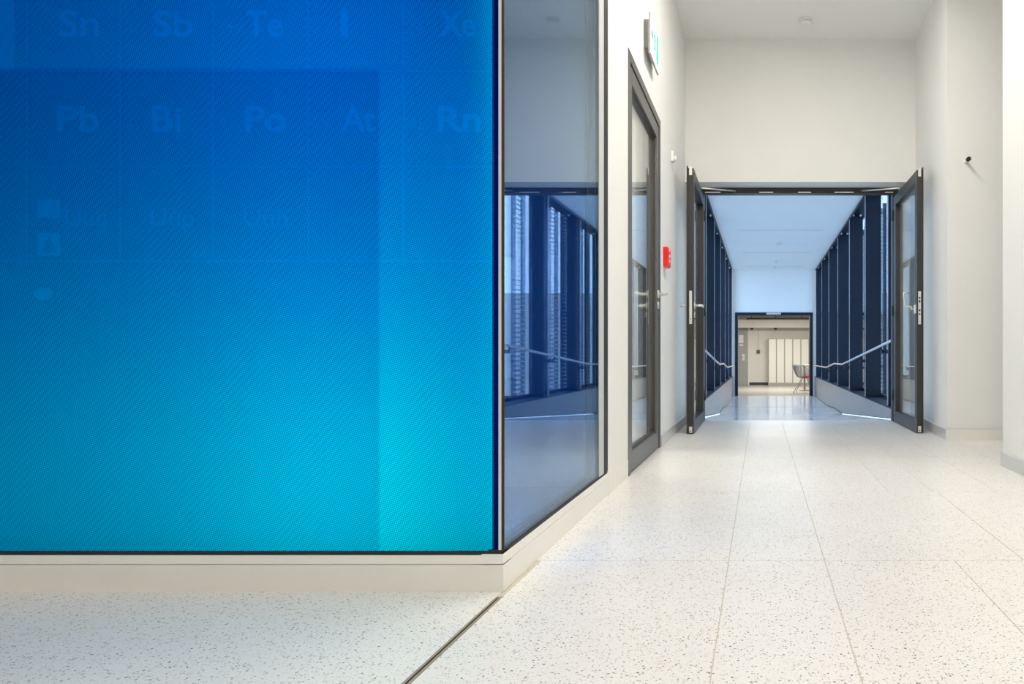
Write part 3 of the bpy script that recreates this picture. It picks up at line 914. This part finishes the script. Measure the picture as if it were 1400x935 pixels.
tb = thing('side_table', (1.62, 19.5, ZL), 'round grey pedestal table behind the wire chair', 'table')
MB().lathe([(0.001, 0.70), (0.44, 0.70), (0.45, 0.71), (0.45, 0.73), (0.001, 0.73)], (1.62, 19.5, ZL), 'Z', 36).build('table_top', 'table', tb)
MB().cyl((1.25, 19.5, ZL + 0.02), (1.25, 19.5, ZL + 0.70), 0.03, 14).build('column', 'wire', tb)
MB().cyl((1.95, 19.5, ZL + 0.02), (1.95, 19.5, ZL + 0.70), 0.03, 14).build('column', 'wire', tb)
MB().box(1.10, 2.1, 19.25, 19.75, ZL, ZL + 0.02, bev=0.004).build('base', 'wire', tb)
cl = thing('lounge_light', (0.6, 19.8, 1.98), 'flat ceiling light of the locker room', 'ceiling light')
bx(-0.4, 1.6, 19.65, 19.95, 1.955, 1.979).build('housing', 'white', cl)
area('lamp', (0.6, 19.8, 1.95), (0, 0, -1), 1.9, 0.28, LOUNGE_POWER, (1.0, 0.95, 0.87), cl)

# ------------------------------------------------------------------ wall fittings in the hall
ex = thing('exit_sign', (XL, 4.14, 2.47), 'lit emergency exit sign with green pictogram high above the side door', 'exit sign')
MB().box(XL, XL + 0.030, 4.075, 4.30, 2.47, 2.64, bev=0.004).build('housing', 'sign_body', ex)
fp = bx(XL + 0.030, XL + 0.041, 4.03, 4.36, 2.42, 2.66, bev=0.002).build('face_plate', 'sign_body', ex)
bx(XL + 0.041, XL + 0.0416, 4.04, 4.35, 2.43, 2.65).build('lit_panel', 'sign_face', fp)
xg_ = XL + 0.0417
def pg(name, polys):
    m = MB()
    for p in polys:
        m.prism(p, 'X', xg_, xg_ + 0.0015)
    return m.build(name, 'green', fp)
pg('arrow', [[(4.06, 2.54), (4.10, 2.54), (4.10, 2.575), (4.06, 2.575)], [(4.10, 2.52), (4.135, 2.558), (4.10, 2.595)]])
pg('running_figure', [[(4.20, 2.555), (4.235, 2.55), (4.215, 2.61), (4.185, 2.605)],
                      [(4.19, 2.615), (4.205, 2.612), (4.212, 2.632), (4.192, 2.636)],
                      [(4.185, 2.60), (4.155, 2.575), (4.163, 2.567), (4.192, 2.587)],
                      [(4.21, 2.60), (4.245, 2.59), (4.243, 2.578), (4.21, 2.585)],
                      [(4.20, 2.555), (4.185, 2.515), (4.15, 2.505), (4.152, 2.492), (4.195, 2.502), (4.218, 2.55)],
                      [(4.22, 2.552), (4.25, 2.525), (4.262, 2.475), (4.248, 2.472), (4.235, 2.517), (4.205, 2.54)]])
pg('door_mark', [[(4.275, 2.46), (4.33, 2.46), (4.33, 2.64), (4.275, 2.64)]])

fa = thing('fire_alarm', (XL, 4.905, 1.26), 'red manual fire alarm box on the white wall', 'alarm box')
MB().box(XL, XL + 0.034, 4.842, 4.968, 1.262, 1.402, bev=0.005).build('housing', 'red', fa)
MB().box(XL + 0.034, XL + 0.040, 4.850, 4.960, 1.270, 1.394, bev=0.003).build('cover', 'red', fa)
bx(XL + 0.040, XL + 0.0412, 4.868, 4.942, 1.300, 1.350).build('window', 'white', fa)
bx(XL + 0.040, XL + 0.0414, 4.858, 4.90, 1.372, 1.388).build('label_plate', 'paper', fa)
MB().cyl((XL + 0.0405, 4.905, 1.325), (XL + 0.043, 4.905, 1.325), 0.014, 16).build('button', 'dark', fa)

sn = thing('wall_sensor', (XL, 5.29, 2.13), 'small white motion sensor on the wall above the alarm box', 'sensor')
MB().box(XL, XL + 0.022, 5.26, 5.33, 2.13, 2.21, bev=0.006).build('housing', 'white', sn)
MB().lathe([(0.024, 0.0), (0.022, 0.012), (0.012, 0.02), (0.001, 0.022)], (XL + 0.022, 5.295, 2.155), 'X', 16).build('lens', 'white', sn)

pg_ = thing('wall_peg', (1.53, 5.09, 2.075), 'small dark tipped metal peg sticking out of the white wall', 'peg')
MB().lathe([(0.018, 0), (0.018, -0.004), (0.011, -0.005), (0.011, -0.055)], (1.53, 5.09, 2.075), 'Y', 18).build('shaft', 'steel', pg_)
MB().lathe([(0.013, -0.045), (0.016, -0.05), (0.016, -0.078), (0.012, -0.082)], (1.53, 5.09, 2.075), 'Y', 18).build('rubber_tip', 'dark', pg_)

def detector(loc, label, r=0.058):
    t = thing('smoke_detector', loc, label, 'smoke detector')
    MB().lathe([(r, 0), (r, -0.012), (r * 0.95, -0.016), (r * 0.5, -0.016)], loc, 'Z').build('base_ring', 'white', t)
    MB().lathe([(r * 0.80, -0.016), (r * 0.84, -0.024), (r * 0.80, -0.036), (r * 0.5, -0.044), (0.001, -0.045)], loc, 'Z').build('head', 'white', t)
    for k in range(8):
        a = k * math.pi / 4
        c = Vector(loc) + Vector((math.cos(a) * r * 0.825, math.sin(a) * r * 0.825, -0.026))
        bx(c.x - 0.008, c.x + 0.008, c.y - 0.008, c.y + 0.008, c.z - 0.003, c.z + 0.003).build('vent', 'base', t)
    return t
detector((0.392, 5.9, ZC), 'round white smoke detector on the hall ceiling')
detector((0.346, 12.9, 2.74), 'round white smoke detector on the walkway ceiling between the slots', 0.07)
for y, lab in ((15.35, 'small ceiling sprinkler head just past the last walkway ceiling slot'), (16.35, 'small ceiling sprinkler head close to the walkway end wall')):
    t = thing('sprinkler', (0.35, y, 2.74), lab, 'sprinkler', 'sprinklers on the walkway ceiling')
    MB().lathe([(0.04, 0), (0.04, -0.008), (0.015, -0.012), (0.012, -0.04), (0.001, -0.04)], (0.35, y, 2.74), 'Z', 14).build('body', 'bolt', t)
    MB().lathe([(0.001, -0.045), (0.03, -0.045), (0.03, -0.05), (0.001, -0.05)], (0.35, y, 2.74), 'Z', 14).build('deflector', 'base', t)

# ------------------------------------------------------------------ hall ceiling lights
def hall_light(x, y, label, sx=0.24, sy=1.3, power=HALL_POWER):
    t = thing('ceiling_light', (x, y, ZC), label, 'ceiling light', 'long ceiling lights of the hall')
    m = MB()
    m.box(x - sx / 2 - 0.02, x - sx / 2, y - sy / 2 - 0.02, y + sy / 2 + 0.02, ZC - 0.03, ZC)
    m.box(x + sx / 2, x + sx / 2 + 0.02, y - sy / 2 - 0.02, y + sy / 2 + 0.02, ZC - 0.03, ZC)
    m.box(x - sx / 2, x + sx / 2, y - sy / 2 - 0.02, y - sy / 2, ZC - 0.03, ZC)
    m.box(x - sx / 2, x + sx / 2, y + sy / 2, y + sy / 2 + 0.02, ZC - 0.03, ZC)
    m.build('frame', 'white', t)
    bx(x - sx / 2, x + sx / 2, y - sy / 2, y + sy / 2, ZC - 0.012, ZC).build('diffuser', 'diffuser', t)
    area('lamp', (x, y, ZC - 0.016), (0, 0, -1), sx, sy, power, HALL_COLOR, t)
    return t
hall_light(0.35, 4.1, 'long ceiling light in front of the double doors', power=32)
hall_light(0.35, 2.5, 'long ceiling light beside the showcase corner', power=37)
hall_light(0.20, -0.5, 'long ceiling light above the hall entrance', power=58)
hall_light(-3.2, -0.9, 'long ceiling light facing the blue glass wall', power=17)
office = thing('office_light', (-2.0, 4.8, ZC), 'flat ceiling light of the room behind the side door', 'ceiling light')
bx(-2.3, -1.7, 4.2, 5.4, ZC - 0.032, ZC - 0.002).build('housing', 'white', office)
area('lamp', (-2.0, 4.8, ZC - 0.035), (0, 0, -1), 0.55, 1.1, 80, HALL_COLOR, office)

# ------------------------------------------------------------------ outside the walkway
struct('ground', bx(-60, 60, 6.8, 90, -6.2, -6.0), 'asphalt', 'pale paved ground outside the walkway', 'ground')
for xg, sg, side in ((1.98, 1, 'bow'), (-1.33, -1, 'lever')):
    for k, y in enumerate(FINS[:6]):
        if sg < 0 and k > 2: continue
        ords = ('first', 'second', 'third', 'fourth', 'fifth', 'sixth')[k]
        t = thing('louver_screen', (xg, y, 0), f'{ords} bay of horizontal louvers outside the walkway window behind the {side} handle leaf', 'louver screen', 'louver screens outside the walkway')
        for y0, y1 in ((y + 0.50, y + 0.86), (y + 1.22, y + 1.40)):
            m = MB()
            z = 0.0
            while z < 3.0:
                m.prism([(xg - 0.035, z), (xg + 0.035, z + 0.028), (xg + 0.035, z + 0.032), (xg - 0.035, z + 0.004)], 'Y', y0, y1)
                z += 0.066
            s_ = m.build('slats', 'slat', t); s_['kind'] = 'stuff'
            for yy in (y0 - 0.02, y1):
                bx(xg - 0.03, xg + 0.03, yy, yy + 0.02, -0.1, 3.05).build('side_rail', 'fin', t)
nb = thing('neighbour_building', (16, 20, -6), 'low beige building outside the walkway windows', 'building')
bx(14, 20, 8, 45, -6, 1.9).build('facade', 'facade', nb)
bx(13.9, 20.1, 7.9, 45.1, 1.9, 2.1).build('parapet', 'base', nb)
for r in range(2):
    for k in range(9):
        y = 10 + k * 3.6
        w_ = bx(13.95, 14.0, y, y + 1.6, -4.6 + r * 3.3, -2.8 + r * 3.3).build('window', 'fin', nb)
